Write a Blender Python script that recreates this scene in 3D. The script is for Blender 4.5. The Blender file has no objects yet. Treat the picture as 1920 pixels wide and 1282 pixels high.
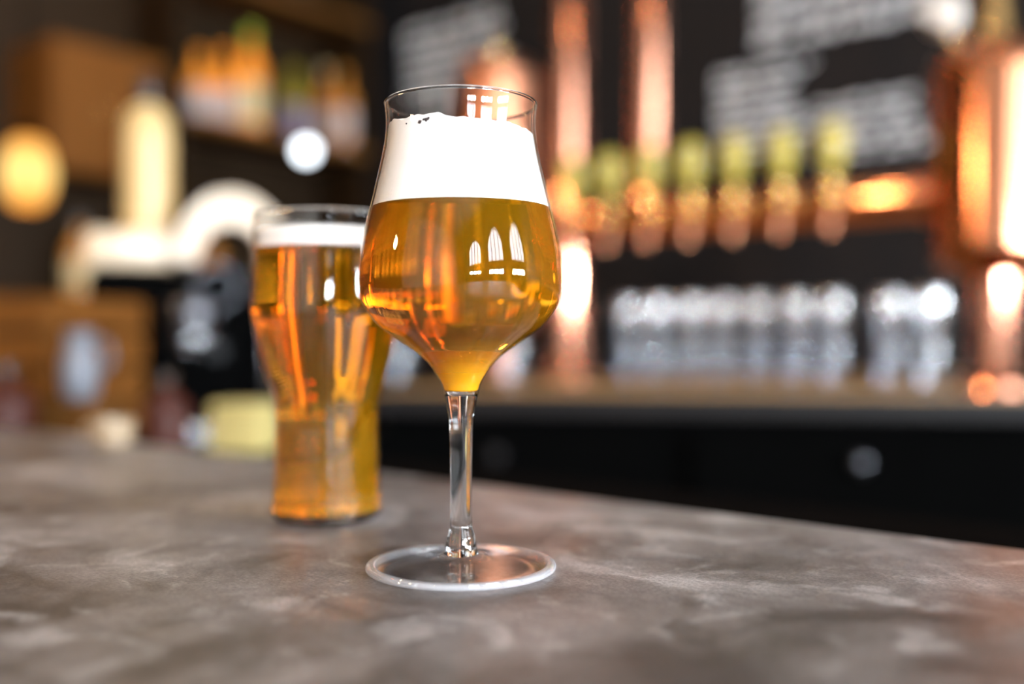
import bpy, bmesh, math, random
from mathutils import Vector, Matrix

# ------------------------------------------------------------------ camera, world, exposure
scene = bpy.context.scene
C = scene.collection
CAMZ, F = 1.148, 1866.67          # eye height, focal length in pixels of the 1920 px frame
TOP = 1.05                        # height of the front bar top

cam_data = bpy.data.cameras.new('camera')
cam_data.lens = 35.0
cam_data.sensor_width = 36.0
cam_data.sensor_fit = 'HORIZONTAL'
cam_data.clip_start = 0.02
cam_data.dof.use_dof = True
cam_data.dof.focus_distance = 0.412
cam_data.dof.aperture_fstop = 2.0
cam = bpy.data.objects.new('camera', cam_data)
cam.location = (0, 0, CAMZ)
cam.rotation_euler = (math.pi / 2, 0, 0)
C.objects.link(cam)
scene.camera = cam

world = bpy.data.worlds.new('world')
scene.world = world
world.use_nodes = True
world.node_tree.nodes['Background'].inputs[0].default_value = (0.75, 0.85, 1.0, 1)
world.node_tree.nodes['Background'].inputs[1].default_value = 0.5

scene.view_settings.view_transform = 'Standard'
scene.view_settings.look = 'None'
scene.view_settings.gamma = 1.0
scene.view_settings.use_curve_mapping = False
scene.view_settings.exposure = 0.15
try:
    scene.cycles.max_bounces = 10
    scene.cycles.transmission_bounces = 9
    scene.cycles.transparent_max_bounces = 20
    scene.cycles.glossy_bounces = 4
    scene.cycles.diffuse_bounces = 3
    scene.cycles.use_light_tree = False
    scene.cycles.sample_clamp_indirect = 30.0
    scene.cycles.blur_glossy = 0.3
    scene.cycles.adaptive_threshold = 0.02
except Exception:
    pass

WINDOW_POWER = 13.5       # radiance of the daylight in the arched windows
LOW_WINDOW_POWER = 420.0   # street level windows
BULB_POWER = 90.0         # pendant bulbs
GLOBE_POWER = 260.0       # big warm globe over the guests' side

# room axes: the bar runs diagonally through the view
AX, BX = Vector((0.774, -0.633, 0)), Vector((0.633, 0.774, 0))
ROOM_ROT = math.atan2(AX.y, AX.x)


def R(a, b, z):
    """room coordinates (along bar, across bar, up) to world"""
    v = AX * a + BX * b
    return Vector((v.x, v.y, z))


def P(px, py, d):
    """world point that stands at depth d on the line of sight of a photo pixel"""
    return Vector(((px - 960) / F * d, d, CAMZ - (py - 641) / F * d))


# ------------------------------------------------------------------ materials
def new_mat(name):
    m = bpy.data.materials.new(name)
    m.use_nodes = True
    nt = m.node_tree
    for n in list(nt.nodes):
        nt.nodes.remove(n)
    out = nt.nodes.new('ShaderNodeOutputMaterial')
    return m, nt, out


def plain(name, col, rough=0.5, metal=0.0, var=0.12, scale=12.0, spec=0.5, bump=0.0, coat=0.0, stretch=(1, 1, 1)):
    m, nt, out = new_mat(name)
    b = nt.nodes.new('ShaderNodeBsdfPrincipled')
    tc = nt.nodes.new('ShaderNodeTexCoord')
    mp = nt.nodes.new('ShaderNodeMapping')
    mp.inputs['Scale'].default_value = stretch
    nz = nt.nodes.new('ShaderNodeTexNoise')
    nz.inputs['Scale'].default_value = scale
    nz.inputs['Detail'].default_value = 5
    mix = nt.nodes.new('ShaderNodeMix')
    mix.data_type = 'RGBA'
    mix.inputs[6].default_value = (*[c * (1 - var) for c in col], 1)
    mix.inputs[7].default_value = (*[min(1, c * (1 + var)) for c in col], 1)
    nt.links.new(tc.outputs['Object'], mp.inputs['Vector'])
    nt.links.new(mp.outputs[0], nz.inputs['Vector'])
    nt.links.new(nz.outputs['Fac'], mix.inputs[0])
    nt.links.new(mix.outputs[2], b.inputs['Base Color'])
    b.inputs['Roughness'].default_value = rough
    b.inputs['Metallic'].default_value = metal
    b.inputs['Specular IOR Level'].default_value = spec
    b.inputs['Coat Weight'].default_value = coat
    if bump:
        bp = nt.nodes.new('ShaderNodeBump')
        bp.inputs['Strength'].default_value = bump
        bp.inputs['Distance'].default_value = 0.002
        nt.links.new(nz.outputs['Fac'], bp.inputs['Height'])
        nt.links.new(bp.outputs[0], b.inputs['Normal'])
    nt.links.new(b.outputs[0], out.inputs[0])
    return m


def emit(name, col, power):
    m, nt, out = new_mat(name)
    e = nt.nodes.new('ShaderNodeEmission')
    e.inputs[0].default_value = (*col, 1)
    e.inputs[1].default_value = power
    nt.links.new(e.outputs[0], out.inputs[0])
    return m


def thin_glass(name, tint=(1, 1, 1), rough=0.0, f0=0.045):
    """clear thin wall: transparent plus a Schlick mirror coat"""
    m, nt, out = new_mat(name)
    geo = nt.nodes.new('ShaderNodeNewGeometry')
    dot = nt.nodes.new('ShaderNodeVectorMath')
    dot.operation = 'DOT_PRODUCT'
    nt.links.new(geo.outputs['Normal'], dot.inputs[0])
    nt.links.new(geo.outputs['Incoming'], dot.inputs[1])

    def mth(op, a, b=None):
        n = nt.nodes.new('ShaderNodeMath')
        n.operation = op
        for i, v in enumerate((a, b)):
            if v is None:
                continue
            if isinstance(v, (int, float)):
                n.inputs[i].default_value = v
            else:
                nt.links.new(v, n.inputs[i])
        return n.outputs[0]
    c = mth('ABSOLUTE', dot.outputs['Value'])
    k = mth('POWER', mth('SUBTRACT', 1.0, c), 5.0)
    fr = mth('MINIMUM', mth('ADD', f0, mth('MULTIPLY', k, 1 - f0)), 0.97)
    tr = nt.nodes.new('ShaderNodeBsdfTransparent')
    tr.inputs[0].default_value = (*tint, 1)
    gl = nt.nodes.new('ShaderNodeBsdfGlossy')
    gl.inputs['Roughness'].default_value = rough
    gl.inputs[0].default_value = (1, 1, 1, 1)
    mx = nt.nodes.new('ShaderNodeMixShader')
    nt.links.new(fr, mx.inputs[0])
    nt.links.new(tr.outputs[0], mx.inputs[1])
    nt.links.new(gl.outputs[0], mx.inputs[2])
    nt.links.new(mx.outputs[0], out.inputs[0])
    return m


def edge_glass(name):
    """thick edge of a glass foot: mostly clear, whitened in place of refracted light"""
    m = thin_glass(name, (0.97, 0.97, 0.98), 0.05, 0.10)
    nt = m.node_tree
    out = [n for n in nt.nodes if n.type == 'OUTPUT_MATERIAL'][0]
    src = out.inputs[0].links[0].from_socket
    df = nt.nodes.new('ShaderNodeBsdfDiffuse')
    df.inputs[0].default_value = (0.85, 0.85, 0.88, 1)
    mx = nt.nodes.new('ShaderNodeMixShader')
    mx.inputs[0].default_value = 0.22  # diffuse white paints the light refracted in the edge
    nt.links.new(src, mx.inputs[1])
    nt.links.new(df.outputs[0], mx.inputs[2])
    nt.links.new(mx.outputs[0], out.inputs[0])
    return m


def solid_glass(name, ior=1.5, col=(1, 1, 1), rough=0.0):
    m, nt, out = new_mat(name)
    g = nt.nodes.new('ShaderNodeBsdfGlass')
    g.inputs['Color'].default_value = (*col, 1)
    g.inputs['IOR'].default_value = ior
    g.inputs['Roughness'].default_value = rough
    nt.links.new(g.outputs[0], out.inputs[0])
    return m


def beer_mat(name, density=60.0, haze=0.10, haze_col=(0.55, 0.25, 0.01), absorb=(0.967, 0.77, 0.05), glow_span=(0.078, 0.10), haze_glow=0.6):
    """refracting amber liquid with absorption and a little haze, raised low down as painted glow"""
    m, nt, out = new_mat(name)
    g = nt.nodes.new('ShaderNodeBsdfGlass')
    g.inputs['IOR'].default_value = 1.34
    g.inputs['Roughness'].default_value = 0.0
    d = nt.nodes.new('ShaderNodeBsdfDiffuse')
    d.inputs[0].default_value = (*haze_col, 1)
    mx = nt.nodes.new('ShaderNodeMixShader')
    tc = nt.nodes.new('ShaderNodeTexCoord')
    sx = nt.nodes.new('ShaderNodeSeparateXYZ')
    mr = nt.nodes.new('ShaderNodeMapRange')       # stronger haze low down paints the glow of focused light
    mr.inputs[1].default_value, mr.inputs[2].default_value = glow_span
    mr.inputs[3].default_value, mr.inputs[4].default_value = haze_glow, haze
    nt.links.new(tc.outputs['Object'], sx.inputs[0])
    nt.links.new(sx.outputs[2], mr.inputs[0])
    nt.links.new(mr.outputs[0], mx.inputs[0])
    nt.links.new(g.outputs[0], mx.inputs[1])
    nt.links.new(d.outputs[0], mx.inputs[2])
    nt.links.new(mx.outputs[0], out.inputs['Surface'])
    v = nt.nodes.new('ShaderNodeVolumeAbsorption')
    v.inputs['Color'].default_value = (*absorb, 1)
    v.inputs['Density'].default_value = density
    nt.links.new(v.outputs[0], out.inputs['Volume'])
    return m


def foam_mat(name):
    m, nt, out = new_mat(name)
    b = nt.nodes.new('ShaderNodeBsdfPrincipled')
    tc = nt.nodes.new('ShaderNodeTexCoord')
    vz = nt.nodes.new('ShaderNodeTexVoronoi')
    vz.inputs['Scale'].default_value = 900
    nz = nt.nodes.new('ShaderNodeTexNoise')
    nz.inputs['Scale'].default_value = 160
    ramp = nt.nodes.new('ShaderNodeValToRGB')
    ramp.color_ramp.elements[0].color = (0.90, 0.88, 0.84, 1)
    ramp.color_ramp.elements[1].color = (0.97, 0.96, 0.94, 1)
    nt.links.new(tc.outputs['Object'], vz.inputs['Vector'])
    nt.links.new(tc.outputs['Object'], nz.inputs['Vector'])
    nt.links.new(nz.outputs['Fac'], ramp.inputs[0])
    nt.links.new(ramp.outputs[0], b.inputs['Base Color'])
    bp = nt.nodes.new('ShaderNodeBump')
    bp.inputs['Strength'].default_value = 0.15
    bp.inputs['Distance'].default_value = 0.0005
    nt.links.new(vz.outputs['Distance'], bp.inputs['Height'])
    nt.links.new(bp.outputs[0], b.inputs['Normal'])
    b.inputs['Roughness'].default_value = 0.9
    b.inputs['Specular IOR Level'].default_value = 0.1
    nt.links.new(b.outputs[0], out.inputs[0])
    return m


def stone_mat(name):
    """mottled grey-brown concrete-look bar top"""
    m, nt, out = new_mat(name)
    N, L = nt.nodes.new, nt.links.new
    tc = N('ShaderNodeTexCoord')

    def noise(scale, detail, rough, dist=0.0):
        n = N('ShaderNodeTexNoise')
        n.inputs['Scale'].default_value = scale
        n.inputs['Detail'].default_value = detail
        n.inputs['Roughness'].default_value = rough
        n.inputs['Distortion'].default_value = dist
        L(tc.outputs['Object'], n.inputs['Vector'])
        return n.outputs['Fac']

    def ramp(fac, stops):
        r = N('ShaderNodeValToRGB')
        e = r.color_ramp.elements
        while len(e) < len(stops):
            e.new(0.5)
        for i, (p, c) in enumerate(stops):
            e[i].position = p
            e[i].color = (*c, 1) if len(c) == 3 else c
        L(fac, r.inputs[0])
        return r.outputs[0]
    big = ramp(noise(9, 7, 0.62, 0.6), [(0.36, (0.088, 0.077, 0.073)), (0.46, (0.185, 0.168, 0.164)), (0.58, (0.26, 0.243, 0.240)), (0.66, (0.46, 0.445, 0.445))])
    patch = ramp(noise(24, 6, 0.55, 1.2), [(0.55, (0, 0, 0)), (0.66, (1, 1, 1))])
    dark = ramp(noise(15, 6, 0.6, 0.8), [(0.36, (1, 1, 1)), (0.45, (0, 0, 0))])
    grain = ramp(noise(620, 5, 0.75), [(0.32, (0.42, 0.42, 0.42)), (0.68, (1.5, 1.5, 1.5))])
    mid = ramp(noise(110, 6, 0.7, 0.5), [(0.32, (0.66, 0.65, 0.64)), (0.68, (1.3, 1.3, 1.3))])

    def mix(kind, fac, a, b):
        x = N('ShaderNodeMix')
        x.data_type = 'RGBA'
        x.blend_type = kind
        if isinstance(fac, float):
            x.inputs[0].default_value = fac
        else:
            L(fac, x.inputs[0])
        for i, v in ((6, a), (7, b)):
            if isinstance(v, tuple):
                x.inputs[i].default_value = (*v, 1)
            else:
                L(v, x.inputs[i])
        return x.outputs[2]
    sc_ = N('ShaderNodeMath')
    sc_.operation = 'MULTIPLY'
    sc_.inputs[1].default_value = 0.55
    L(patch, sc_.inputs[0])
    sd_ = N('ShaderNodeMath')
    sd_.operation = 'MULTIPLY'
    sd_.inputs[1].default_value = 0.5
    L(dark, sd_.inputs[0])
    col = mix('MIX', sc_.outputs[0], big, (0.52, 0.51, 0.51))
    col = mix('MIX', sd_.outputs[0], col, (0.055, 0.045, 0.04))
    col = mix('MULTIPLY', 0.85, col, grain)
    col = mix('MULTIPLY', 0.8, col, mid)
    b = N('ShaderNodeBsdfPrincipled')
    L(col, b.inputs['Base Color'])
    rr = ramp(noise(30, 5, 0.6), [(0.3, (0.30,) * 3), (0.7, (0.44,) * 3)])
    L(rr, b.inputs['Roughness'])
    b.inputs['Specular IOR Level'].default_value = 0.45
    bp = N('ShaderNodeBump')
    bp.inputs['Strength'].default_value = 0.25
    bp.inputs['Distance'].default_value = 0.0006
    L(noise(520, 4, 0.7), bp.inputs['Height'])
    L(bp.outputs[0], b.inputs['Normal'])
    L(b.outputs[0], out.inputs[0])
    return m


M = dict(
    stone=stone_mat('mottled_stone'),
    foam=foam_mat('beer_foam'),
    wall_glass=thin_glass('thin_glass'),
    glass=solid_glass('solid_glass', 1.5),
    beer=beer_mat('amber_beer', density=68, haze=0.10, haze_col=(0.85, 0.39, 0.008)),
    beer2=beer_mat('amber_beer_pint', haze=0.08, haze_col=(0.74, 0.40, 0.006), density=72, glow_span=(0.0, 0.02), haze_glow=0.2),
    speck=plain('dark_speck', (0.02, 0.01, 0.01), 0.7),
    copper=plain('polished_copper', (0.90, 0.40, 0.25), 0.10, 1.0, 0.06, 5),
    copper_rail=plain('mirror_copper', (0.92, 0.42, 0.24), 0.065, 1.0, 0.05, 5),
    copper_drum=plain('satin_copper', (0.62, 0.25, 0.13), 0.17, 1.0, 0.06, 5),
    copper_dull=plain('brushed_copper', (0.80, 0.34, 0.19), 0.30, 1.0, 0.08, 5),
    brass=plain('satin_brass', (0.95, 0.62, 0.26), 0.18, 1.0, 0.05, 6),
    handle=plain('yellow_lacquer', (0.52, 0.42, 0.065), 0.3, 0.0, 0.1, 9, coat=0.5),
    steel=plain('brushed_steel', (0.62, 0.63, 0.65), 0.25, 1.0, 0.05, 20),
    black=plain('black_lacquer', (0.0015, 0.0015, 0.0015), 0.6, 0.0, 0.2, 8, spec=0.0),
    steel_bright=plain('polished_steel', (0.95, 0.82, 0.72), 0.08, 1.0, 0.03, 8),
    gunmetal=plain('gunmetal', (0.10, 0.10, 0.11), 0.35, 1.0, 0.1, 8),
    black_gloss=plain('black_enamel', (0.012, 0.012, 0.013), 0.25, 0.0, 0.2, 8),
    charcoal=plain('charcoal_laminate', (0.014, 0.012, 0.012), 0.5, 0.0, 0.2, 8, spec=0.15),
    ledge_black=plain('black_brown_laminate', (0.006, 0.005, 0.0045), 0.8, 0.0, 0.2, 8, spec=0.0),
    oak=plain('oiled_oak', (0.34, 0.19, 0.065), 0.42, 0.0, 0.3, 9, stretch=(1, 9, 9)),
    wood=plain('brown_wood', (0.10, 0.040, 0.008), 0.65, 0.0, 0.3, 8, spec=0.12, stretch=(1, 6, 6)),
    dark_wood=plain('dark_wood', (0.014, 0.0065, 0.0015), 0.65, 0.0, 0.35, 6, spec=0.12, stretch=(1, 6, 6)),
    board=plain('chalkboard_paint', (0.0095, 0.0075, 0.0073), 0.75, 0.0, 0.25, 3, spec=0.2),
    chalk=plain('chalk', (0.93, 0.93, 0.95), 0.95, 0.0, 0.1, 40),
    plaster=plain('dark_plaster', (0.085, 0.07, 0.06), 0.85, 0.0, 0.2, 2, bump=0.1),
    light_plaster=plain('light_plaster', (0.66, 0.60, 0.54), 0.85, 0.0, 0.1, 2),
    ceil=plain('ceiling_paint', (0.26, 0.24, 0.22), 0.9, 0.0, 0.2, 2),
    floor=plain('floor_boards', (0.035, 0.027, 0.022), 0.5, 0.0, 0.3, 4),
    frame=plain('window_frame_paint', (0.05, 0.048, 0.045), 0.5),
    day=emit('daylight_pane', (0.82, 0.91, 1.0), WINDOW_POWER),
    day_low=emit('street_daylight_pane', (0.84, 0.92, 1.0), LOW_WINDOW_POWER),
    bulb=emit('warm_bulb', (1.0, 0.62, 0.30), BULB_POWER),
    globe=emit('warm_globe', (1.0, 0.62, 0.33), GLOBE_POWER),
    crystal_base=thin_glass('crystal_base', (0.97, 0.98, 0.99), 0.24, 0.42),
    tumbler=thin_glass('crystal_tumbler', (0.97, 0.98, 1.0), 0.22, 0.045),
    edge_glass=edge_glass('foot_edge_glass'),
    foot_glass=thin_glass('foot_glass', (0.99, 0.99, 0.99), 0.02, 0.09),
    white=plain('cream_enamel', (0.56, 0.43, 0.29), 0.35, 0.0, 0.06, 6, coat=0.3),
    cream=plain('cream_bottle_glaze', (0.56, 0.385, 0.165), 0.35, 0.0, 0.08, 6),
    stoneware=plain('tan_stoneware', (0.32, 0.23, 0.145), 0.4, 0.0, 0.1, 8),
    ceramic=plain('white_ceramic', (0.75, 0.70, 0.64), 0.3, 0.0, 0.05, 8),
)

# ------------------------------------------------------------------ mesh helpers


def obj(name, bm, mat, parent=None, loc=None, smooth=False, rotz=0.0):
    me = bpy.data.meshes.new(name)
    bmesh.ops.recalc_face_normals(bm, faces=bm.faces[:])
    bm.to_mesh(me)
    bm.free()
    if mat is not None:
        me.materials.append(M[mat] if isinstance(mat, str) else mat)
    if smooth:
        for p in me.polygons:
            p.use_smooth = True
        if smooth == 'auto':
            for e in me.edges:
                pass
            me.set_sharp_from_angle(angle=math.radians(38))
    o = bpy.data.objects.new(name, me)
    C.objects.link(o)
    if parent is not None:
        o.parent = parent
    if loc is not None:
        o.location = loc
    o.rotation_euler.z = rotz
    return o


def tag(o, label=None, cat=None, group=None, kind=None):
    if label:
        o['label'] = label
    if cat:
        o['category'] = cat
    if group:
        o['group'] = group
    if kind:
        o['kind'] = kind
    return o


def thing(name, label, cat, loc=(0, 0, 0), rotz=0.0, group=None):
    o = bpy.data.objects.new(name, None)
    o.empty_display_size = 0.05
    C.objects.link(o)
    o.location = loc
    o.rotation_euler.z = rotz
    return tag(o, label, cat, group)


def copy_tree(o, parent=None):
    c = o.copy()
    C.objects.link(c)
    c.parent = parent
    for ch in list(o.children):
        copy_tree(ch, c)
    return c


def lathe(profile, seg=64, bm=None, close=False, center=(0, 0)):
    """revolve (r, z) points about z; r = 0 makes a pole"""
    bm = bm or bmesh.new()
    rings = []
    for r, z in profile:
        if r <= 1e-7:
            rings.append([bm.verts.new((center[0], center[1], z))])
        else:
            rings.append([bm.verts.new((center[0] + r * math.cos(2 * math.pi * i / seg), center[1] + r * math.sin(2 * math.pi * i / seg), z)) for i in range(seg)])
    pairs = list(zip(rings, rings[1:]))
    if close:
        pairs.append((rings[-1], rings[0]))
    for A, B in pairs:
        for i in range(seg):
            j = (i + 1) % seg
            if len(A) == 1 and len(B) == 1:
                break
            if len(A) == 1:
                bm.faces.new((A[0], B[i], B[j]))
            elif len(B) == 1:
                bm.faces.new((A[i], A[j], B[0]))
            else:
                bm.faces.new((A[i], A[j], B[j], B[i]))
    return bm


def spline(pts, n=6):
    """Catmull-Rom through (r, z) points"""
    out = []
    for i in range(len(pts) - 1):
        p0 = pts[max(i - 1, 0)]
        p1, p2 = pts[i], pts[i + 1]
        p3 = pts[min(i + 2, len(pts) - 1)]
        for k in range(n):
            t = k / n
            out.append(tuple(0.5 * ((2 * p1[c]) + (-p0[c] + p2[c]) * t + (2 * p0[c] - 5 * p1[c] + 4 * p2[c] - p3[c]) * t * t + (-p0[c] + 3 * p1[c] - 3 * p2[c] + p3[c]) * t ** 3) for c in (0, 1)))
    out.append(tuple(pts[-1]))
    return out


def box(x0, x1, y0, y1, z0, z1, bm=None, bevel=0.0, seg=2):
    b = bmesh.new()
    v = [b.verts.new((x, y, z)) for x in (x0, x1) for y in (y0, y1) for z in (z0, z1)]
    for f in ((0, 1, 3, 2), (4, 6, 7, 5), (0, 4, 5, 1), (2, 3, 7, 6), (0, 2, 6, 4), (1, 5, 7, 3)):
        b.faces.new([v[i] for i in f])
    if bevel:
        bmesh.ops.bevel(b, geom=b.edges[:], offset=bevel, segments=seg, affect='EDGES', profile=0.5)
    if bm is None:
        return b
    me = bpy.data.meshes.new('tmp')
    b.to_mesh(me)
    b.free()
    bm.from_mesh(me)
    bpy.data.meshes.remove(me)
    return bm


def tube(pts, r, seg=16, bm=None, caps=True):
    """round tube through 3-D points; r is a number or one radius per point"""
    bm = bm or bmesh.new()
    pts = [Vector(p) for p in pts]
    rings = []
    ref = None
    for i, p in enumerate(pts):
        t = (pts[min(i + 1, len(pts) - 1)] - pts[max(i - 1, 0)]).normalized()
        if ref is None:
            ref = t.orthogonal().normalized()
        n = (ref - t * ref.dot(t)).normalized()
        ref = n
        b = t.cross(n)
        rr = r[i] if isinstance(r, (list, tuple)) else r
        rings.append([bm.verts.new(p + (n * math.cos(2 * math.pi * k / seg) + b * math.sin(2 * math.pi * k / seg)) * rr) for k in range(seg)])
    for A, B in zip(rings, rings[1:]):
        for i in range(seg):
            j = (i + 1) % seg
            bm.faces.new((A[i], A[j], B[j], B[i]))
    if caps:
        bm.faces.new(rings[0])
        bm.faces.new(rings[-1][::-1])
    return bm


def prism(poly, z0, z1, bevel=0.0):
    bm = bmesh.new()
    a = [bm.verts.new((x, y, z0)) for x, y in poly]
    b = [bm.verts.new((x, y, z1)) for x, y in poly]
    n = len(poly)
    bm.faces.new(a[::-1])
    bm.faces.new(b)
    for i in range(n):
        bm.faces.new((a[i], a[(i + 1) % n], b[(i + 1) % n], b[i]))
    if bevel:
        bmesh.ops.recalc_face_normals(bm, faces=bm.faces[:])
        bmesh.ops.bevel(bm, geom=bm.edges[:], offset=bevel, segments=3, affect='EDGES', profile=0.5)
    return bm


def room_root(name, kind='structure'):
    return None


# ------------------------------------------------------------------ the room (local axes: x along bar, y across bar)
A0, A1, B0, B1, H = -3.2, 4.8, -6.0, 2.95, 4.7


def struct(name, bm, mat, parent=None):
    o = obj(name, bm, mat, parent, rotz=0 if parent else ROOM_ROT)
    if parent is None:
        o['kind'] = 'structure'
    return o


struct('floor', box(A0 - .1, A1 + .1, B0 - .1, B1 + .1, -0.05, 0), 'floor')
struct('ceiling', box(A0 - .1, A1 + .1, B0 - .1, B1 + .1, H, H + .05), 'ceil')
struct('wall_back', box(A0, A1, B1, B1 + .1, 0, H), 'board')
struct('wall_front', box(A0, A1, B0 - .1, B0, 0, H), 'light_plaster')
struct('wall_left', box(A0 - .1, A0, B0 - .1, B1 + .1, 0, H), 'dark_wood')
struct('wall_right', box(A1, A1 + .1, B0 - .1, B1 + .1, 0, H), 'plaster')


def arch_outline(w, z0, z1, n=14):
    """points of an arched opening, local (y, z), springing line at z1 - w/2"""
    s = z1 - w / 2
    pts = [(-w / 2, z0), (w / 2, z0)]
    for i in range(n + 1):
        t = math.pi * i / n
        pts.append((w / 2 * math.cos(t), s + w / 2 * math.sin(t)))
    return pts


def slab_yz(pts, x0, x1):
    bm = bmesh.new()
    a = [bm.verts.new((x0, y, z)) for y, z in pts]
    b = [bm.verts.new((x1, y, z)) for y, z in pts]
    n = len(pts)
    bm.faces.new(a)
    bm.faces.new(b[::-1])
    for i in range(n):
        bm.faces.new((a[i], b[i], b[(i + 1) % n], a[(i + 1) % n]))
    return bm


def window(idx, bc, w):
    """tall arched daylight window with four upright panes, and three small street-level panes below"""
    x = A1
    root = bpy.data.objects.new('window_%d' % idx, None)
    C.objects.link(root)
    root['kind'] = 'structure'
    root.location = R(x, bc, 0)
    root.rotation_euler.z = ROOM_ROT
    z0, z1 = 2.25, 3.75
    # frame: ring between two arches
    o_, i_ = arch_outline(w + .2, z0 - .1, z1 + .1), arch_outline(w, z0, z1)
    bm = bmesh.new()
    n = len(o_)
    V = [[bm.verts.new((xx, y, z)) for y, z in pts] for xx in (0.0, -0.08) for pts in (o_, i_)]
    for k in range(n):
        j = (k + 1) % n
        bm.faces.new((V[2][k], V[2][j], V[3][j], V[3][k]))
        bm.faces.new((V[0][k], V[0][j], V[2][j], V[2][k]))
        bm.faces.new((V[1][k], V[1][j], V[3][j], V[3][k]))
    obj('window_frame', bm, 'frame', root)
    s = z1 - w / 2
    for k in range(4):                       # panes follow the arch
        ya, yb = -w / 2 + k * w / 4 + .025, -w / 2 + (k + 1) * w / 4 - .025
        top = []
        for q in range(7):
            y = yb + (ya - yb) * q / 6
            top.append((y, s + math.sqrt(max(0, (w / 2) ** 2 - y * y))))
        obj('pane', slab_yz([(ya, z0), (yb, z0)] + top, -0.02, -0.015), 'day', root)
    for k in range(3):
        y = -w / 2 + (k + 1) * w / 4
        obj('mullion', box(-.05, -.01, y - .025, y + .025, z0, s + math.sqrt((w / 2) ** 2 - y * y), None), 'frame', root)
    for k in range(3):
        ya = -w / 2 + k * w / 3
        obj('pane', box(-.02, -.015, ya + .08, ya + w / 3 - .08, 1.62, 1.84), 'day_low', root)
    obj('window_frame', box(-.06, 0, -w / 2 - .06, w / 2 + .06, 1.52, 1.58, box(-.06, 0, -w / 2 - .06, w / 2 + .06, 1.88, 1.94)), 'frame', root)


window(1, -2.95, 1.6)
window(2, -0.5, 1.6)
window(3, 2.0, 1.6)

# ------------------------------------------------------------------ pendant lamps over the bar; three added unseen for warm light


def pendant(loc, label):
    t = thing('pendant_lamp', label, 'lamp', loc, 0, 'pendant lamps over the bar')
    obj('bulb', lathe(spline([(0, -.06), (.035, -.05), (.055, 0), (.04, .045), (.018, .075), (0.0, .08)], 4), 20), 'bulb', t, smooth=True)
    obj('lamp_shade', lathe([(.16, .0), (.15, .05), (.10, .12), (.03, .17), (.022, .17), (.09, .115), (.14, .045), (.155, 0)], 32, close=True), 'black_gloss', t, smooth=True)
    obj('cord', tube([(0, 0, .165), (0, 0, H - loc[2])], .004, 8), 'black', t)


pendant((-1.37, 0.79, 3.26), 'black pendant lamp hanging high over the left end of the bar')
pendant(R(-2.35, 1.35, 2.75), 'added black pendant lamp warming the left wall beside the bottle shelves')  # unseen lamp added to warm the left wall
pendant(R(0.9, -0.3, 2.9), 'added black pendant lamp lighting the near end of the bar from above')  # unseen lamp added to light the counter
pendant(R(-0.4, 1.1, 3.2), 'added black pendant lamp lighting the counters before the copper beer tower')  # unseen lamp added to light the counters

gl_ = R(-1.95, -1.8, 2.08)
gt = thing('globe_lamp', 'warm glass globe lamp hanging over the guests behind the camera', 'lamp', gl_)
obj('globe', lathe(spline([(0, -.1), (.05, -.0865), (.0865, -.05), (.1, 0), (.0865, .05), (.05, .0865), (.015, .0985), (0, .1)], 3), 24), 'globe', gt, smooth=True)
obj('lamp_cap', lathe([(.035, .092), (.035, .11), (.02, .13), (.01, .14), (0, .14)], 20), 'brass', gt, smooth='auto')
obj('cord', tube([(0, 0, .135), (0, 0, H - gl_.z)], .005, 8), 'black', gt)

# ------------------------------------------------------------------ front bar
CB = 0.52                                    # far edge of the bar top (room b)
bar = thing('bar_counter', 'long bar counter with mottled grey stone-look top under the two beers', 'counter', (0, 0, 0), ROOM_ROT)
obj('worktop', box(-3.1, 1.6, -0.34, CB, 1.012, TOP, bevel=.004, seg=3), 'stone', bar)
obj('bar_body', box(-3.08, 1.55, -0.10, CB - .03, 0.0, 1.012), 'charcoal', bar)
ledge = thing('service_ledge', 'dark lower work ledge running behind the stone bar top', 'ledge', (0, 0, 0), ROOM_ROT)
obj('ledge_top', box(-3.1, 1.6, CB + .003, 0.87, 0.975, 1.0, bevel=.003), 'ledge_black', ledge)
obj('ledge_cabinet', box(-3.08, 1.55, CB + .003, 0.83, 0.0, 0.975), 'black', ledge)

# ------------------------------------------------------------------ tulip glass of beer
GD = 0.43
K = GD / F
GX = (864.5 - 960) * K


def rz(y, half):
    return (half * K, (1066 - y) * K)


bowl_px = [(198, 142.5), (218, 140.3), (240, 139.8), (262, 141.5), (290, 146), (320, 152.5), (350, 160), (383, 168), (430, 179.5), (480, 188.5),
           (520, 191.5), (545, 190.5), (566, 186), (585, 175), (604, 160), (618, 145), (636, 119), (650, 99), (662, 82), (683, 60), (700, 48.5), (716, 39), (728, 34.8), (738, 32)]
bowl = spline([rz(y, h) for y, h in bowl_px], 5)


def bowl_r(z):
    for (r0, z0), (r1, z1) in zip(bowl, bowl[1:]):
        if z1 <= z <= z0:
            return r0 + (r1 - r0) * (z - z0) / (z1 - z0 + 1e-12)
    return bowl[-1][0] if z < bowl[-1][1] else bowl[0][0]


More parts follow.
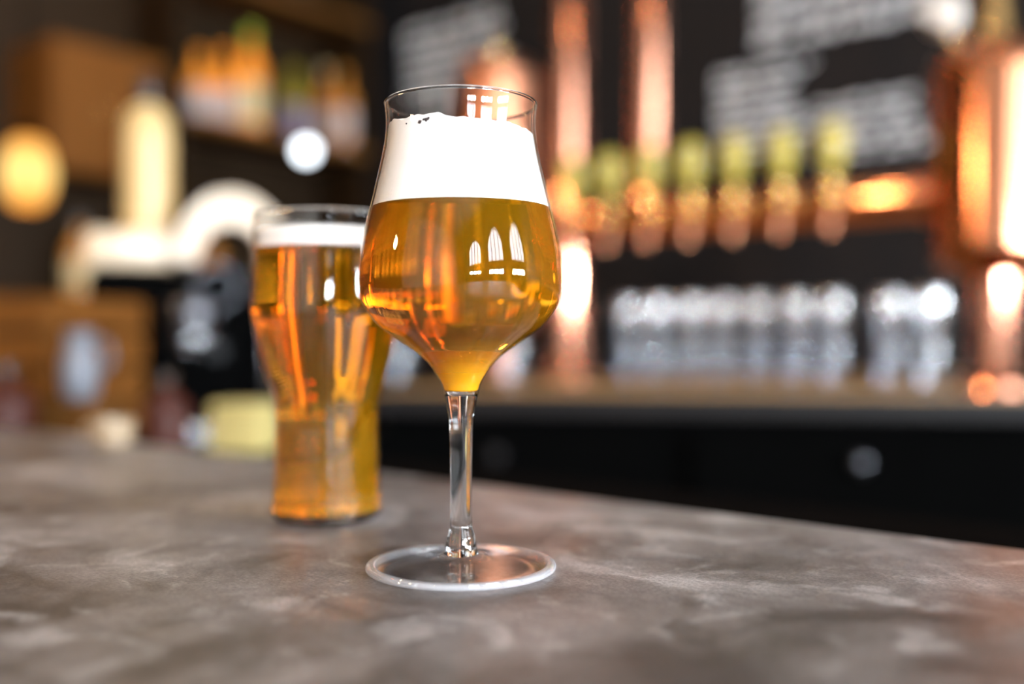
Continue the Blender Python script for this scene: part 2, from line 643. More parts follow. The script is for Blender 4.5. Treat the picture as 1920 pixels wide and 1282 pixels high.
tulip = thing('tulip_beer_glass', 'clear stemmed tulip glass of amber beer with thick white head', 'glass', (GX, GD, TOP))
WALL = 0.0011
inner = [(max(r - WALL, 0.001), z) for r, z in bowl]
rim_z = bowl[0][1]
rim = [(bowl[0][0] - WALL * .1, rim_z + .0004), (bowl[0][0] - WALL * .5, rim_z + .0006), (bowl[0][0] - WALL * .9, rim_z + .0004)]
shell = list(reversed(bowl)) + rim + [p for p in inner if p[1] > 0.155]
obj('bowl', lathe(shell, 128), 'wall_glass', tulip, smooth=True)
lip_r = bowl[0][0] - WALL * .5
bm = bmesh.new()
lip = [(lip_r + .0008 * math.cos(t), rim_z + .0002 + .0007 * math.sin(t)) for t in [2 * math.pi * i / 12 for i in range(12)]]
obj('rim', lathe(lip, 128, close=True), 'glass', tulip, smooth=True)
stem_px = [(738, 31.8), (745, 30.3), (752, 29), (770, 25.5), (788, 23), (823, 21.5), (859, 20.8), (931, 20.5), (975, 20.6), (990, 22.5), (1003, 26), (1018, 28.5), (1030, 31), (1036, 33)]
stem = spline([rz(y, h) for y, h in stem_px], 4)
dome = [(0, 0.0800), (0.0022, 0.0796), (0.0042, 0.0785), (0.0056, 0.0769), (stem[0][0] - .0005, stem[0][1] + .0002)]
foot_top = spline([(0.0074, 0.0070), (0.0090, 0.0060), (0.0125, 0.0050), (0.018, 0.0043), (0.026, 0.0036), (0.034, 0.0031), (0.0395, 0.0029)], 4)
foot_edge = [(0.0370, 0.0003), (0.028, 0.0008), (0.015, 0.0012), (0, 0.0013)]
obj('stem', lathe(dome + stem + [(0.0070, 0.0064), (0, 0.0062)], 64), 'glass', tulip, smooth='auto')
obj('foot', lathe(foot_top + foot_edge, 128), 'foot_glass', tulip, smooth=True)

obj('foot_edge', lathe(spline([(0.0370, 0.0030), (0.0395, 0.0029), (0.0406, 0.0025), (0.0410, 0.0016), (0.0406, 0.0006), (0.0395, 0.0002), (0.0370, 0.0002)], 3), 128, close=True), 'edge_glass', tulip, smooth=True)

beer = thing('beer', 'amber beer with tall white foam filling the tulip glass', 'beer', (GX, GD, TOP))
GAP = 0.0007
IF = 0.1552                                  # foam / beer boundary
liq = [(r - GAP, z) for r, z in bowl if 0.0772 < z < IF]
liq = [(bowl_r(IF) - GAP, IF)] + liq
liq_bottom = [(0.0062, 0.0768), (0.0057, 0.0772), (0.0043, 0.0788), (0.0023, 0.0799), (0, 0.0803)]
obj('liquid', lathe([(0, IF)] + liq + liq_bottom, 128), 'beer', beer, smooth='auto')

# foam: side wall follows the bowl, top edge uneven
rng = random.Random(4)


def foam_top(t):
    """height of the foam's edge at angle t (t = -90 deg faces the camera)"""
    x = math.cos(t)
    front = max(0, -math.sin(t))
    base = 0.1893 - 0.0020 * x - 0.0012 * front
    hump = 0.0016 * math.exp(-((x + 0.22) / 0.16) ** 2) * front
    return base + hump + 0.0004 * math.sin(9 * t + 1) + 0.0003 * math.sin(17 * t + 2.1) + 0.00018 * math.sin(37 * t)


bm = bmesh.new()
SEG, ROWS = 144, 14
rings = []
z_lo = IF + 0.00005
for k in range(ROWS + 1):
    ring = []
    for i in range(SEG):
        t = 2 * math.pi * i / SEG
        z = z_lo + (foam_top(t) - z_lo) * k / ROWS
        r = bowl_r(z) - WALL - 0.00005
        if k == ROWS:
            r -= 0.0002
        ring.append(bm.verts.new((r * math.cos(t), r * math.sin(t), z)))
    rings.append(ring)
for q, sh in enumerate((0.93, 0.8, 0.55, 0.3)):
    ring = []
    for i in range(SEG):
        t = 2 * math.pi * i / SEG
        zt = foam_top(t)
        r = (bowl_r(zt) - WALL) * sh
        ring.append(bm.verts.new((r * math.cos(t), r * math.sin(t), 0.1893 + (zt - 0.1893) * sh + 0.0006 + 0.0006 * math.sin(5 * t + q * 2))))
    rings.append(ring)
for A_, B_ in zip(rings, rings[1:]):
    for i in range(SEG):
        j = (i + 1) % SEG
        bm.faces.new((A_[i], A_[j], B_[j], B_[i]))
bm.faces.new(rings[0][::-1])
bm.faces.new(rings[-1])
foam = obj('foam', bm, 'foam', beer, smooth='auto')
for sx, sz, s in ((-0.0153, -0.0022, .00085), (-0.0137, -0.0018, .0006), (-0.0126, -0.0022, .00085), (-0.0119, -0.0019, .0007), (-0.0213, -0.0024, .0004)):
    bm = bmesh.new()
    bmesh.ops.create_icosphere(bm, subdivisions=1, radius=s)
    t = -math.acos(max(-1, min(1, sx / 0.0315)))
    zz = foam_top(t) + sz
    rr_ = bowl_r(zz) - WALL
    for v in bm.verts:
        v.co += Vector((rng.uniform(-1, 1), rng.uniform(-1, 1), rng.uniform(-1, 1))) * s * .3
        v.co += Vector((rr_ * math.cos(t), rr_ * math.sin(t), zz))
    obj('foam_speck', bm, 'speck', foam)

# ------------------------------------------------------------------ pint glass of beer behind it
PD = 0.554
KP = PD / F
PX = (612.5 - 960) * KP
pint_px = [(408, 134), (440, 134.5), (480, 135.5), (520, 137), (560, 138), (585, 137.5), (610, 134), (640, 128.5), (669, 122), (700, 114), (722, 106.5), (742, 100.5), (757, 97.5),
           (780, 95.5), (810, 95.5), (875, 97.5), (925, 100.5), (950, 101.5), (962, 99)]
pw = spline([(h * KP, (971 - y) * KP) for y, h in pint_px], 4)
pint = thing('pint_glass', 'waisted straight-footed pint glass of amber beer behind the tulip glass', 'glass', (PX, PD, TOP))
pin = [(r - .0014, z) for r, z in pw]
obj('glass_wall', lathe(list(reversed(pw)) + [(pw[0][0] - .0007, pw[0][1] + .0006)] + [p for p in pin if p[1] > .148], 96), 'wall_glass', pint, smooth=True)
obj('rim', lathe([(pw[0][0] - .0007 + .001 * math.cos(t), pw[0][1] + .0009 * math.sin(t)) for t in [2 * math.pi * i / 10 for i in range(10)]], 96, close=True), 'glass', pint, smooth=True)
obj('base', lathe([(0, .0038), (.020, .0038), (.026, .0042), (.0290, .0050), (.0298, .0042), (.0292, .0028), (.0275, .0008), (.0250, .0003), (.022, .0010), (.012, .0018), (0, .002)], 96), 'glass', pint, smooth=True)


def pint_r(z):
    for (r0, z0), (r1, z1) in zip(pw, pw[1:]):
        if z1 <= z <= z0:
            return r0 + (r1 - r0) * (z - z0) / (z1 - z0 + 1e-12)
    return pw[-1][0]


PIF, PFT = 0.1488, 0.1590
pbeer = thing('beer', 'amber beer with a thin white head inside the pint glass', 'beer', (PX, PD, TOP))
pl = [(pint_r(PIF) - .0008, PIF)] + [(r - .0008, z) for r, z in pw if .0060 < z < PIF]
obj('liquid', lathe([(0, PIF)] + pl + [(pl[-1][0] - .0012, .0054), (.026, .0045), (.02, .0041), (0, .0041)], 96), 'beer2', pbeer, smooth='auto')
fp = [(pint_r(PIF) - .0015, PIF + .0001)] + [(pint_r(z) - .0015, z) for z in (.152, .155, .158)] + [(pint_r(PFT) - .0022, PFT), (pint_r(PFT) - .008, PFT + .0006), (.012, PFT + .0004), (0, PFT + .0005)]
obj('foam', lathe([(0, PIF + .0001)] + fp, 96), 'foam', pbeer, smooth='auto')

# ------------------------------------------------------------------ back bar with its taps
BZ = 1.06


def back_edge(x):
    return 1.825 - 0.185 * (x - 0.137)


xl, xr = -0.27, 1.9
bb = thing('back_bar', 'black back bar cabinet with oak top under the copper beer tower', 'counter')
far = [R(A0 + 4.6, 2.92, 0), R(A0 + 1.7, 2.92, 0)]
poly = [(xl, back_edge(xl)), (xr, back_edge(xr)), (far[0].x + 1.2, far[0].y - .98), (far[0].x, far[0].y), (far[1].x, far[1].y)]
obj('worktop', prism(poly, BZ - .006, BZ, .002), 'oak', bb)
obj('slab_edge', prism(poly, BZ - .045, BZ - .006, .004), 'charcoal', bb)


def inset(p, d):
    return (p[0], p[1] + d)


poly2 = [(xl + .02, back_edge(xl) + .03), (xr, back_edge(xr) + .03), (far[0].x + 1.2, far[0].y - .98), (far[0].x, far[0].y), (far[1].x + .02, far[1].y)]
obj('cabinet', prism(poly2, 0.0, BZ - .045), 'black', bb)
ang = math.atan(-0.185)
for k, px in enumerate((935, 1608)):
    u = (px - 960) / F
    d = (1.825 + .185 * .137 + .03) / (1 + .185 * u)
    x = u * d
    dr = obj('door', box(-.29, .29, -.016, 0, .12 - .5, .98 - .5, bevel=.003), 'black', bb, (x, d - .001, .5), rotz=ang)
    obj('knob', lathe([(0, 0), (.012, 0), (.012, .004), (.006, .008), (.006, .014), (.013, .018), (.015, .024), (.011, .029), (0, .031)], 20), 'gunmetal' if k else 'charcoal', dr, (0, -.016, .432 - .5 + .505), smooth=True).rotation_euler.x = math.pi / 2

# copper beer tower
RB = 1.942
RZ = 1.424
TA = -0.732
tower = thing('beer_tower', 'polished copper beer tower with a row of yellow-handled taps on a thick rail', 'beer tower', R(-0.462, RB, BZ), ROOM_ROT)
zt = CAMZ + 0.55 - BZ                                             # dome top above the oak top
zb = CAMZ + (641 - 520) / F * 1.8 - BZ                            # underside of the drum
obj('drum', lathe(spline([(0.0, zt), (.045, zt - .004), (.085, zt - .022), (.108, zt - .052)], 5) + [(.111, zt - .06), (.111, zt - .075), (.108, zt - .078), (.108, zb + .05)] + spline([(.108, zb + .05), (.100, zb + .025), (.075, zb + .008), (.042, zb)], 4), 64), 'copper_drum', tower, smooth='auto')
obj('drum_leg', lathe([(.040, zb + .002), (.040, .03), (.046, .026), (.062, .012), (.064, 0), (0, 0)], 40), 'copper', tower, smooth='auto')
obj('finial', lathe([(0, zt + .10), (.024, zt + .098), (.027, zt + .09), (.027, zt + .03), (.032, zt + .02), (.034, zt - .004)], 32), 'brass', tower, smooth='auto')
g = obj('gauge', lathe([(0, .03), (.028, .03), (.032, .026), (.034, .0), (.030, -.008), (0, -.008)], 32), 'ceramic', tower, (-.07, -.06, zt + .035), smooth='auto')  # made-up white disc standing in for a bright highlight
g.rotation_euler.x = math.radians(70)
obj('disc_pipe', tube([(-.07, -.045, zt + .03), (-.065, -.035, zt - .0), (-.055, -.02, zt - .03)], .006, 10), 'brass', tower, smooth=True)  # made-up holder of the white highlight disc
la = -1.40 + 0.462
obj('rail', tube([(0, 0, RZ - BZ), (la, 0, RZ - BZ)], .043, 40), 'copper_rail', tower, smooth='auto')
for aa in (-.115, la + .05):
    obj('rail_flange', tube([(aa - .006, 0, RZ - BZ), (aa + .006, 0, RZ - BZ)], .052, 40), 'copper', tower, smooth='auto')



def make_tap(parent, x):
    body = [(0, -.0980), (.005, -.0978), (.010, -.0973), (.015, -.0965), (.0195, -.0956), (.021, -.094), (.021, -.086), (.016, -.080), (.013, -.070), (.013, -.048), (.019, -.046), (.019, -.040), (.015, -.035)]
    bm = lathe([(r, -y) for r, y in body], 20)
    bmesh.ops.rotate(bm, verts=bm.verts[:], cent=(0, 0, 0), matrix=Matrix.Rotation(math.pi / 2, 3, 'X'))
    t = obj('tap', bm, 'brass', parent, (x, 0, RZ - BZ + .004), smooth='auto')
    obj('spout', tube([(0, -.078, -.012), (0, -.082, -.028), (0, -.09, -.045), (0, -.092, -.07)], [.010, .009, .008, .007], 12), 'copper_dull', t, smooth='auto')
    obj('collar', lathe([(0, .016), (.011, .016), (.013, .026), (.009, .038), (.008, .046), (0, .046)], 16), 'brass', t, (0, -.08, 0), smooth='auto')
    obj('tap_handle', lathe(spline([(0, .142), (.013, .140), (.024, .130), (.028, .110), (.025, .08), (.019, .058), (.012, .044), (0, .043)], 3), 20), 'handle', t, (0, -.08, 0), smooth=True)
    return t


tap0 = make_tap(tower, TA + .462)
for k in range(1, 7):
    c = copy_tree(tap0, tower)
    c.location.x = TA + .462 - .1016 * k

pil = thing('copper_column', 'copper column rising from the oak top at the far end of the tap rail', 'column', R(-1.41, RB, BZ), ROOM_ROT)
obj('shaft', lathe([(0, H - BZ), (.0435, H - BZ), (.0435, .03), (0, .03)], 48), 'copper', pil, smooth='auto')
obj('base_collar', lathe([(.0435, .05), (.052, .045), (.06, .02), (.064, 0), (0, 0), (0, .05)], 48, close=False), 'copper', pil, smooth='auto')
p2 = thing('copper_pipe', 'slimmer copper pipe coming down onto the tap rail', 'pipe', R(-1.187, RB, 0), ROOM_ROT)
obj('shaft', tube([(0, 0, H), (0, 0, RZ + .0445)], .037, 40), 'copper', p2, smooth='auto')
obj('pipe_clamp', lathe([(.042, 1.466), (.042, 1.49), (.036, 1.495), (.036, 1.464)], 40, close=True), 'copper', p2, smooth='auto')

ves = thing('copper_vessel', 'tall dome-topped copper vessel behind the tulip glass rim', 'vessel', R(-1.70, 2.02, BZ), ROOM_ROT)
vt = 0.845
obj('drum', lathe(spline([(0.0, vt), (.05, vt - .005), (.09, vt - .025), (.112, vt - .06)], 5) + [(.116, vt - .065), (.116, vt - .085), (.112, vt - .088), (.112, .14)] + spline([(.112, .14), (.10, .11), (.07, .09), (.03, .085)], 3), 56), 'copper_dull', ves, smooth='auto')
obj('vessel_leg', lathe([(.03, .09), (.03, .02), (.05, .01), (.05, 0), (0, 0)], 32), 'copper_dull', ves, smooth='auto')
obj('lid_knob', lathe([(0, vt + .03), (.014, vt + .026), (.018, vt + .014), (.01, vt), (.01, vt - .004)], 20), 'brass', ves, smooth=True)

# upturned goblets drying on the back bar
tumb_px = [(1178, 2.62), (1232, 2.56), (1295, 2.52), (1355, 2.48), (1421, 2.43), (1492, 2.36), (1562, 2.30), (1668, 2.22), (1745, 2.16), (752, 2.45), (962, 2.33)]
names = ['at the column end of the drying row', 'second from the column in the drying row', 'third from the column in the drying row', 'fourth from the column in the drying row',
         'fifth from the column in the drying row', 'sixth from the column in the drying row', 'seventh from the column, last before the gap', 'first after the gap in the drying row', 'nearest the copper tower leg',
         'standing alone left of the tulip glass bowl', 'standing alone just right of the tulip glass neck']
first = None
for (px, d), nm in zip(tumb_px, names):
    loc = P(px, 641, d)
    loc.z = BZ
    if first is None:
        first = thing('goblet', '', 'glass', loc, 0, 'upturned goblets on the oak back bar')
        outer = spline([(.0300, .0), (.0318, .018), (.0327, .045), (.0318, .072), (.0295, .092), (.0310, .112), (.0335, .130), (.0345, .146)], 3)
        inn = [(r - .0018, z) for r, z in reversed(outer)]
        obj('glass_wall', lathe(outer + inn, 36, close=True), 'tumbler', first, smooth='auto')
        obj('glass_base', lathe(spline([(.0345, .147), (.0357, .158), (.0362, .171), (.0357, .184), (.0345, .195)], 3) + [(.031, .199), (.015, .2005), (0, .2005)], 36), 'crystal_base', first, smooth='auto')
        o = first
    else:
        o = copy_tree(first)
        o.location = loc
    o['label'] = 'upturned clear goblet ' + nm

# ------------------------------------------------------------------ chalk writing on the dark wall


def chalk_block(name, label, a0, a1, z0, z1, rows, seed, fill=1.0):
    """rows of illegible handwriting made of short chalk strokes"""
    rg = random.Random(seed)
    t = thing(name, label, 'writing', R((a0 + a1) / 2, B1 - .0015, z0), ROOM_ROT, 'chalk writing on the dark wall')
    rh = (z1 - z0) / rows
    w = (a1 - a0) / 2
    for k in range(rows):
        x = -w
        zc = (k + .5) * rh
        end = w * rg.uniform(.6, 1.0)
        hgt = rh * .75
        while x < end:
            e = min(x + rg.uniform(.06, .16), end)
            bm = bmesh.new()
            pts = []
            while x < e:
                pts.append((x + rg.uniform(-.003, .003), zc - hgt / 2 + rg.uniform(0, hgt * .35)))
                pts.append((x + rg.uniform(.003, .010), zc + hgt / 2 - rg.uniform(0, hgt * .5)))
                x += rg.uniform(.011, .016)
            loop = []
            for q, (px_, pz_) in enumerate(pts):
                d_ = .0075
                loop.append([bm.verts.new((px_ + sx * d_, sy, pz_ + sx * d_ * .3)) for sx, sy in ((-1, -.001), (1, -.001), (1, .001), (-1, .001))])
            for c0, c1 in zip(loop, loop[1:]):
                for i in range(4):
                    bm.faces.new((c0[i], c0[(i + 1) % 4], c1[(i + 1) % 4], c1[i]))
            if len(loop) > 1:
                bm.faces.new(loop[0][::-1])
                bm.faces.new(loop[-1])
                obj('word', bm, 'chalk', t)
            else:
                bm.free()
            x += .022


chalk_block('chalk_writing', 'dense white chalk lines above the tap handles', -1.54, -1.22, 1.74, 2.03, 7, 1)
chalk_block('chalk_writing', 'white chalk lines beside the copper tower drum', -1.21, -.87, 1.70, 1.88, 5, 2)
chalk_block('chalk_writing', 'faint white chalk lines highest up on the wall, over the denser lines', -1.40, -.76, 2.07, 2.36, 5, 3)
chalk_block('chalk_writing', 'faint chalk lines on the wall left above the tulip glass', -2.98, -2.42, 2.12, 2.46, 6, 5)

# ------------------------------------------------------------------ bottle shelves on the left wall
shelf = thing('bottle_shelf', 'dark wooden wall shelves full of bottles left of the bar', 'shelf', (0, 0, 0), ROOM_ROT)
for z, bs in ((1.28, -1.2), (1.90, 1.86), (2.40, 1.86)):
    obj('shelf_board', box(A0 + .001, A0 + .30, bs, 2.68, z - .03, z, bevel=.003), 'wood', shelf)
for b_ in (-1.19, .0, 1.83, 2.64):
    obj('upright', box(A0 + .001, A0 + .29, b_, b_ + .03, 1.1, 2.9), 'dark_wood', shelf)
obj('back_panel', box(A0 + .0005, A0 + .012, -1.2, 2.68, 1.1, 2.9), 'dark_wood', shelf)

LIQ = dict(
    orange=plain('orange_liqueur_bottle', (0.85, 0.28, 0.025), 0.15, 0, .1, 8, coat=.5),
    amber=plain('amber_spirit_bottle', (0.42, 0.16, 0.02), 0.15, 0, .1, 8, coat=.5),
    olive=plain('olive_glass_bottle', (0.24, 0.19, 0.02), 0.15, 0, .1, 8, coat=.5),
    green=plain('green_cap', (0.30, 0.36, 0.02), 0.3, 0, .1, 8),
    tan=plain('tan_label', (0.45, 0.34, 0.17), 0.6, 0, .1, 8),
    grey=plain('grey_label', (0.36, 0.29, 0.27), 0.6, 0, .1, 8),
    violet=plain('violet_label', (0.15, 0.12, 0.19), 0.6, 0, .1, 8),
    dark=plain('dark_glass_bottle', (0.03, 0.018, 0.01), 0.15, 0, .1, 8, coat=.5),
    red=plain('dark_red_bottle', (0.05, 0.012, 0.007), 0.45, 0, .1, 8, spec=.2),
    yellow=plain('pale_yellow_cloth', (0.48, 0.39, 0.145), 0.8, 0, .15, 20),
    blue=plain('grey_blue_ceramic', (0.12, 0.125, 0.145), 0.4, 0, .15, 10),
    card=plain('brown_board', (0.115, 0.040, 0.006), 0.7, 0, .2, 10, spec=0.1, stretch=(1, 8, 8)),
)


def bottle(name, label, loc, r, h, body, cap, lab, group='bottles on the wall shelves', cat='bottle'):
    t = thing(name, label, cat, loc, 0, group)
    prof = spline([(0, .004), (r * .8, .002), (r, .012), (r, h * .35), (r, h * .58), (r * .8, h * .68), (r * .36, h * .78), (r * .31, h * .86), (r * .31, h * .93)], 3) + [(0, h * .93)]
    obj('bottle_body', lathe(prof, 28), LIQ.get(body, body), t, smooth='auto')
    obj('cap', lathe([(r * .33, h * .88), (r * .37, h * .885), (r * .37, h * .995), (r * .33, h), (0, h)], 20), LIQ.get(cap, cap), t, smooth='auto')
    if lab:
        obj('paper_label', lathe([(r * 1.003, h * .12), (r * 1.02, h * .13), (r * 1.02, h * .47), (r * 1.003, h * .48)], 28), LIQ[lab], t, smooth='auto')
    return t


def on_shelf(px, z, off=.14):
    u = (px - 960) / F
    a = A0 + off
    d = a / (AX.x * u + AX.y)
    return Vector((u * d, d, z))


row = [(372, 'orange', 'orange', 'grey', .045, .27, 'orange liqueur bottle with grey label, leftmost of the bright orange bottles'),
       (420, 'orange', 'orange', 'grey', .045, .30, 'orange liqueur bottle with grey label, between two others like it'),
       (470, 'orange', 'green', 'tan', .050, .40, 'tall orange bottle with a yellow-green cap'),
       (552, 'olive', 'olive', 'violet', .045, .30, 'olive bottle with a violet label'),
       (610, 'amber', 'tan', 'grey', .043, .33, 'amber bottle with tan cap and grey label'),
       (645, 'amber', 'amber', 'grey', .040, .30, 'amber bottle at the corner end of the shelf')]
for px, b_, c_, l_, r_, h_, lb in row:
    bottle('bottle', lb, on_shelf(px, 1.90, .14 if px < 640 else .255), r_, h_, b_, c_, l_)
for px, b_, c_, l_, r_, h_, lb in ((395, 'amber', 'dark', 'tan', .045, .28, 'amber bottle low on the shelf above the coffee machine hood'),
                                   (500, 'dark', 'dark', None, .045, .30, 'dark unlabelled bottle low on the shelf beside the spotlight'),
                                   (608, 'dark', 'dark', None, .04, .29, 'dark bottle low on the shelf nearest the corner'),
                                   (150, 'amber', 'dark', 'tan', .045, .26, 'amber bottle low on the shelf behind the glowing lamp')):
    bottle('bottle', lb, on_shelf(px, 1.28), r_, h_, b_, c_, l_)
cr = thing('wall_cabinet', 'brown wooden wall cabinet left of the cream bottle', 'cabinet', R(A0 + .013, 1.60, 1.66), ROOM_ROT)
obj('cabinet_body', box(0, .26, -.185, .185, 0, .40, bevel=.004), LIQ['card'], cr)
for y0, y1 in ((-.18, -.003), (.003, .18)):
    d_ = obj('door', box(.261, .279, y0, y1, .006, .394, bevel=.003), LIQ['card'], cr)
    obj('knob', lathe([(0, .02), (.008, .018), (.010, .012), (.005, .006), (.005, 0)], 14), 'brass', d_, (.279, y1 - .03 if y0 < 0 else y0 + .03, .2), smooth=True).rotation_euler.y = math.pi / 2

# wall spotlight among the bottles
sp = thing('spotlight', 'small round white spotlight shining below the bottle shelf', 'spotlight', P(573, 281, 3.35), 0)
aim = math.radians(90)
s1 = obj('spot_housing', lathe([(0, -.07), (.024, -.065), (.030, -.04), (.032, 0), (.029, 0), (.027, -.03), (0, -.03)], 28), 'black_gloss', sp, smooth='auto')
s1.rotation_euler.x = aim
s2 = obj('spot_lens', lathe([(0, -.004), (.015, -.005), (.0265, -.012), (0, -.02)], 28), emit('spot_lens_glow', (0.86, 0.93, 1.0), 8.0), sp, smooth='auto')
s2.rotation_euler.x = aim
so = P(573, 281, 3.35)
wall_pt = on_shelf(573, so.z, .29)
obj('spot_arm', tube([(0, .06, 0), (0, .07, .03), Vector((wall_pt.x - so.x, max(.08, wall_pt.y - so.y), 1.86 - so.z))], .006, 10), 'black_gloss', sp, smooth=True)

# amber lantern hanging at the left
LP = P(52, 325, 2.2)
ln = thing('amber_lantern', 'glowing amber globe lamp hanging at the far left', 'lamp', LP)
m_, nt_, out_ = new_mat('amber_lantern_glass')
em = nt_.nodes.new('ShaderNodeEmission')
lw = nt_.nodes.new('ShaderNodeTexCoord')
em.inputs[0].default_value = (1.0, 0.50, 0.11, 1)
em.inputs[1].default_value = 1.6
lz = nt_.nodes.new('ShaderNodeSeparateXYZ')
la_ = nt_.nodes.new('ShaderNodeMath')
la_.operation = 'ABSOLUTE'
lr = nt_.nodes.new('ShaderNodeMapRange')
lr.inputs[1].default_value, lr.inputs[2].default_value = 0.0, 0.075
lm = nt_.nodes.new('ShaderNodeMix')
lm.data_type = 'RGBA'
lm.inputs[6].default_value = (1.0, 0.68, 0.22, 1)
lm.inputs[7].default_value = (0.85, 0.30, 0.035, 1)
nt_.links.new(lw.outputs['Object'], lz.inputs[0])
nt_.links.new(lz.outputs[2], la_.inputs[0])
nt_.links.new(la_.outputs[0], lr.inputs[0])
nt_.links.new(lr.outputs[0], lm.inputs[0])
nt_.links.new(lm.outputs[2], em.inputs[0])
nt_.links.new(em.outputs[0], out_.inputs[0])
obj('globe', lathe(spline([(0, -.078), (.03, -.072), (.05, -.035), (.053, .01), (.042, .055), (.022, .078), (0, .08)], 4), 32), m_, ln, smooth=True)
obj('filament_bulb', lathe(spline([(0, -.085), (.02, -.08), (.0, -.079)], 3), 16), 'brass', ln, smooth=True)
obj('lantern_cap', lathe([(.026, .074), (.028, .085), (.016, .10), (.006, .11), (0, .11)], 24), 'black', ln, smooth='auto')
obj('cord', tube([(0, 0, .105), (0, 0, H - LP.z)], .003, 8), 'black', ln)

# ------------------------------------------------------------------ work counter and coffee machine at the left
wc = thing('work_counter', 'dark work counter carrying the coffee machine', 'counter', (0, 0, 0), ROOM_ROT)
obj('worktop', box(-3.1, -1.48, .88, 1.62, .92, .95, bevel=.003), 'charcoal', wc)
obj('cabinet', box(-3.08, -1.50, .90, 1.60, 0, .92), 'black', wc)

mc = P(345, 641, 1.92)
mc.z = .95
cm = thing('coffee_machine', 'black coffee machine with a cream curved hood and steel group head', 'coffee machine', mc, math.radians(20))
obj('body', box(-.17, .15, -.10, .16, .0, .33, bevel=.02, seg=3), 'black', cm, smooth='auto')
obj('warming_tray', box(-.17, -.02, -.10, .16, .335, .40, bevel=.012, seg=3), 'white', cm, smooth='auto')
bm = bmesh.new()                              # curved hood: half shell
n = 20
ro, ri, hz = .135, .082, .345
V = []
for y in (-.13, .15):
    V.append([bm.verts.new((.08 + ro * .75 * math.cos(math.pi * i / n), y, hz + ro * .95 * math.sin(math.pi * i / n))) for i in range(n + 1)])
    V.append([bm.verts.new((.08 + ri * .75 * math.cos(math.pi * i / n), y, hz + ri * .85 * math.sin(math.pi * i / n))) for i in range(n + 1)])
for i in range(n):
    bm.faces.new((V[0][i], V[0][i + 1], V[2][i + 1], V[2][i]))
    bm.faces.new((V[1][i], V[1][i + 1], V[3][i + 1], V[3][i]))
    bm.faces.new((V[0][i], V[0][i + 1], V[1][i + 1], V[1][i]))
    bm.faces.new((V[2][i], V[2][i + 1], V[3][i + 1], V[3][i]))
for i in (0, n):
    bm.faces.new((V[0][i], V[1][i], V[3][i], V[2][i]))
obj('hood', bm, 'white', cm, smooth='auto')
dialo = obj('gauge', lathe([(0, .02), (.036, .02), (.042, .014), (.044, 0), (0, 0)], 32), 'gunmetal', cm, (.055, -.10, .30), smooth='auto')
dialo.rotation_euler.x = math.pi / 2
dl = obj('gauge_face', lathe([(0, .0235), (.033, .0235), (.034, .02), (0, .02)], 32), 'black', dialo)
obj('group_head', lathe([(0, .06), (.040, .06), (.046, .05), (.046, .02), (.036, .0), (0, 0)], 32), 'gunmetal', cm, (.01, -.135, .215), smooth='auto')
pf = obj('portafilter', lathe([(0, .02), (.038, .02), (.036, -.012), (.02, -.024), (0, -.024)], 32), 'steel', cm, (.01, -.135, .195), smooth='auto')
obj('portafilter_handle', tube([(0.0, -.03, 0), (.02, -.08, -.004), (.035, -.14, -.012)], [.009, .012, .014], 14), 'black_gloss', pf, smooth='auto')
obj('steam_wand', tube([(.13, -.09, .27), (.14, -.12, .26), (.145, -.13, .2), (.14, -.14, .08)], .006, 10), 'steel', cm, smooth=True)
obj('drip_tray', box(-.13, .13, -.18, -.10, .005, .05, bevel=.006), 'steel', cm)

cb = thing('cream_bottle', 'tall cream bottle with a black stopper standing on the coffee machine', 'bottle', (0, 0, 0))
cbl = P(277, 641, 1.90)
cbl.z = .95 + .40
cb.location = cbl
obj('bottle_body', lathe(spline([(0, .002), (.040, .002), (.0455, .012), (.0455, .12), (.0455, .19), (.040, .225), (.026, .242), (.018, .248), (.016, .254)], 4) + [(0, .254)], 36), 'cream', cb, smooth='auto')
obj('stopper', lathe([(.016, .25), (.020, .258), (.020, .296), (.016, .302), (0, .302)], 24), 'black_gloss', cb, smooth='auto')

# ------------------------------------------------------------------ things on the ledge at the left


def ledge_at(px, d, z=1.0):
    p = P(px, 641, d)
    p.z = z
    return p


tl = thing('ceramic_cup', 'small tan stoneware cup standing at the far edge of the bar top', 'cup', P(212, 641, .93), 0)
tl.location.z = TOP
obj('cup_body', lathe(spline([(0, .001), (.013, .001), (.017, .006), (.0195, .026)], 4) + [(.018, .026), (.0155, .008), (.010, .004), (0, .004)], 32), 'stoneware', tl, smooth='auto')
obj('cup_handle', tube([(-.017, 0, .020), (-.026, 0, .021), (-.028, 0, .014), (-.022, 0, .008), (-.016, 0, .008)], .002, 8), 'stoneware', tl, smooth=True)

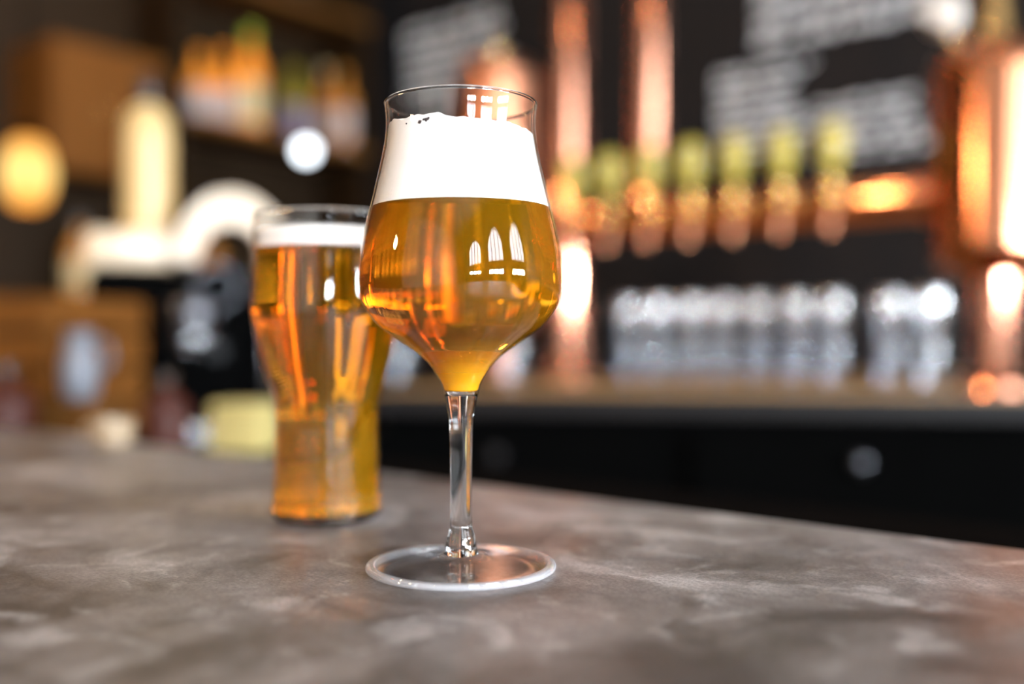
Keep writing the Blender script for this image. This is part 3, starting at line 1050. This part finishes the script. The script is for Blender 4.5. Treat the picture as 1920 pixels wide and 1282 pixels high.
yb = thing('yellow_cloth', 'folded pale yellow cloth on the ledge left of the pint glass', 'cloth', ledge_at(458, 1.36), ROOM_ROT + .5)
for k in range(4):
    obj('fold', box(-.042 + .002 * k, .042 - .001 * k, -.034, .034, .0005 + k * .0165, .0160 + k * .0165, bevel=.006, seg=3), LIQ['yellow'], yb, smooth=True)

bx = thing('wooden_crate', 'brown slatted wooden crate at the left end of the ledge', 'crate', ledge_at(85, 1.56), ROOM_ROT + .35)
for z in (.003, .058, .113, .168):
    for y in (-.10, .10):
        obj('slat', box(-.105, .105, y - .005, y + .005, z, z + .046, bevel=.002), LIQ['card'], bx)
    for x in (-.10, .10):
        obj('slat', box(x - .005, x + .005, -.094, .094, z, z + .046, bevel=.002), LIQ['card'], bx)
for x in (-.087, .087):
    for y in (-.088, .088):
        obj('corner_post', box(x - .008, x + .008, y - .007, y + .007, .0, .215), 'wood', bx)
obj('crate_floor', box(-.095, .095, -.094, .094, .004, .012), 'wood', bx)

wb = thing('wooden_box', 'low dark wooden box under the grey jug', 'box', ledge_at(148, 1.36), ROOM_ROT + .3)
obj('box_body', box(-.05, .05, -.035, .035, 0, .058, bevel=.003), 'wood', wb)
obj('box_lid', box(-.053, .053, -.038, .038, .0585, .07, bevel=.003), 'wood', wb)
jr = thing('grey_jug', 'small grey-blue jug standing before the wooden crate', 'jug', ledge_at(150, 1.36, 1.0705), 0)
jr.scale = (.85, .85, .62)
obj('jug_body', lathe(spline([(0, .001), (.022, .001), (.027, .02), (.030, .06), (.026, .10), (.021, .125), (.024, .15)], 4) + [(.022, .15), (.019, .125), (.024, .10), (.027, .06), (0, .02)], 32), LIQ['blue'], jr, smooth='auto')
obj('jug_handle', tube([(.024, 0, .13), (.045, 0, .125), (.05, 0, .09), (.04, 0, .06), (.028, 0, .055)], .004, 10), LIQ['blue'], jr, smooth=True)
bottle('bottle', 'squat dark red bottle on the ledge right of the stoneware cup', ledge_at(312, 1.33), .03, .105, 'red', 'dark', None, None)
bottle('bottle', 'squat dark red-brown bottle at the left edge of the picture', ledge_at(12, 1.30), .036, .12, 'red', 'dark', None, None)
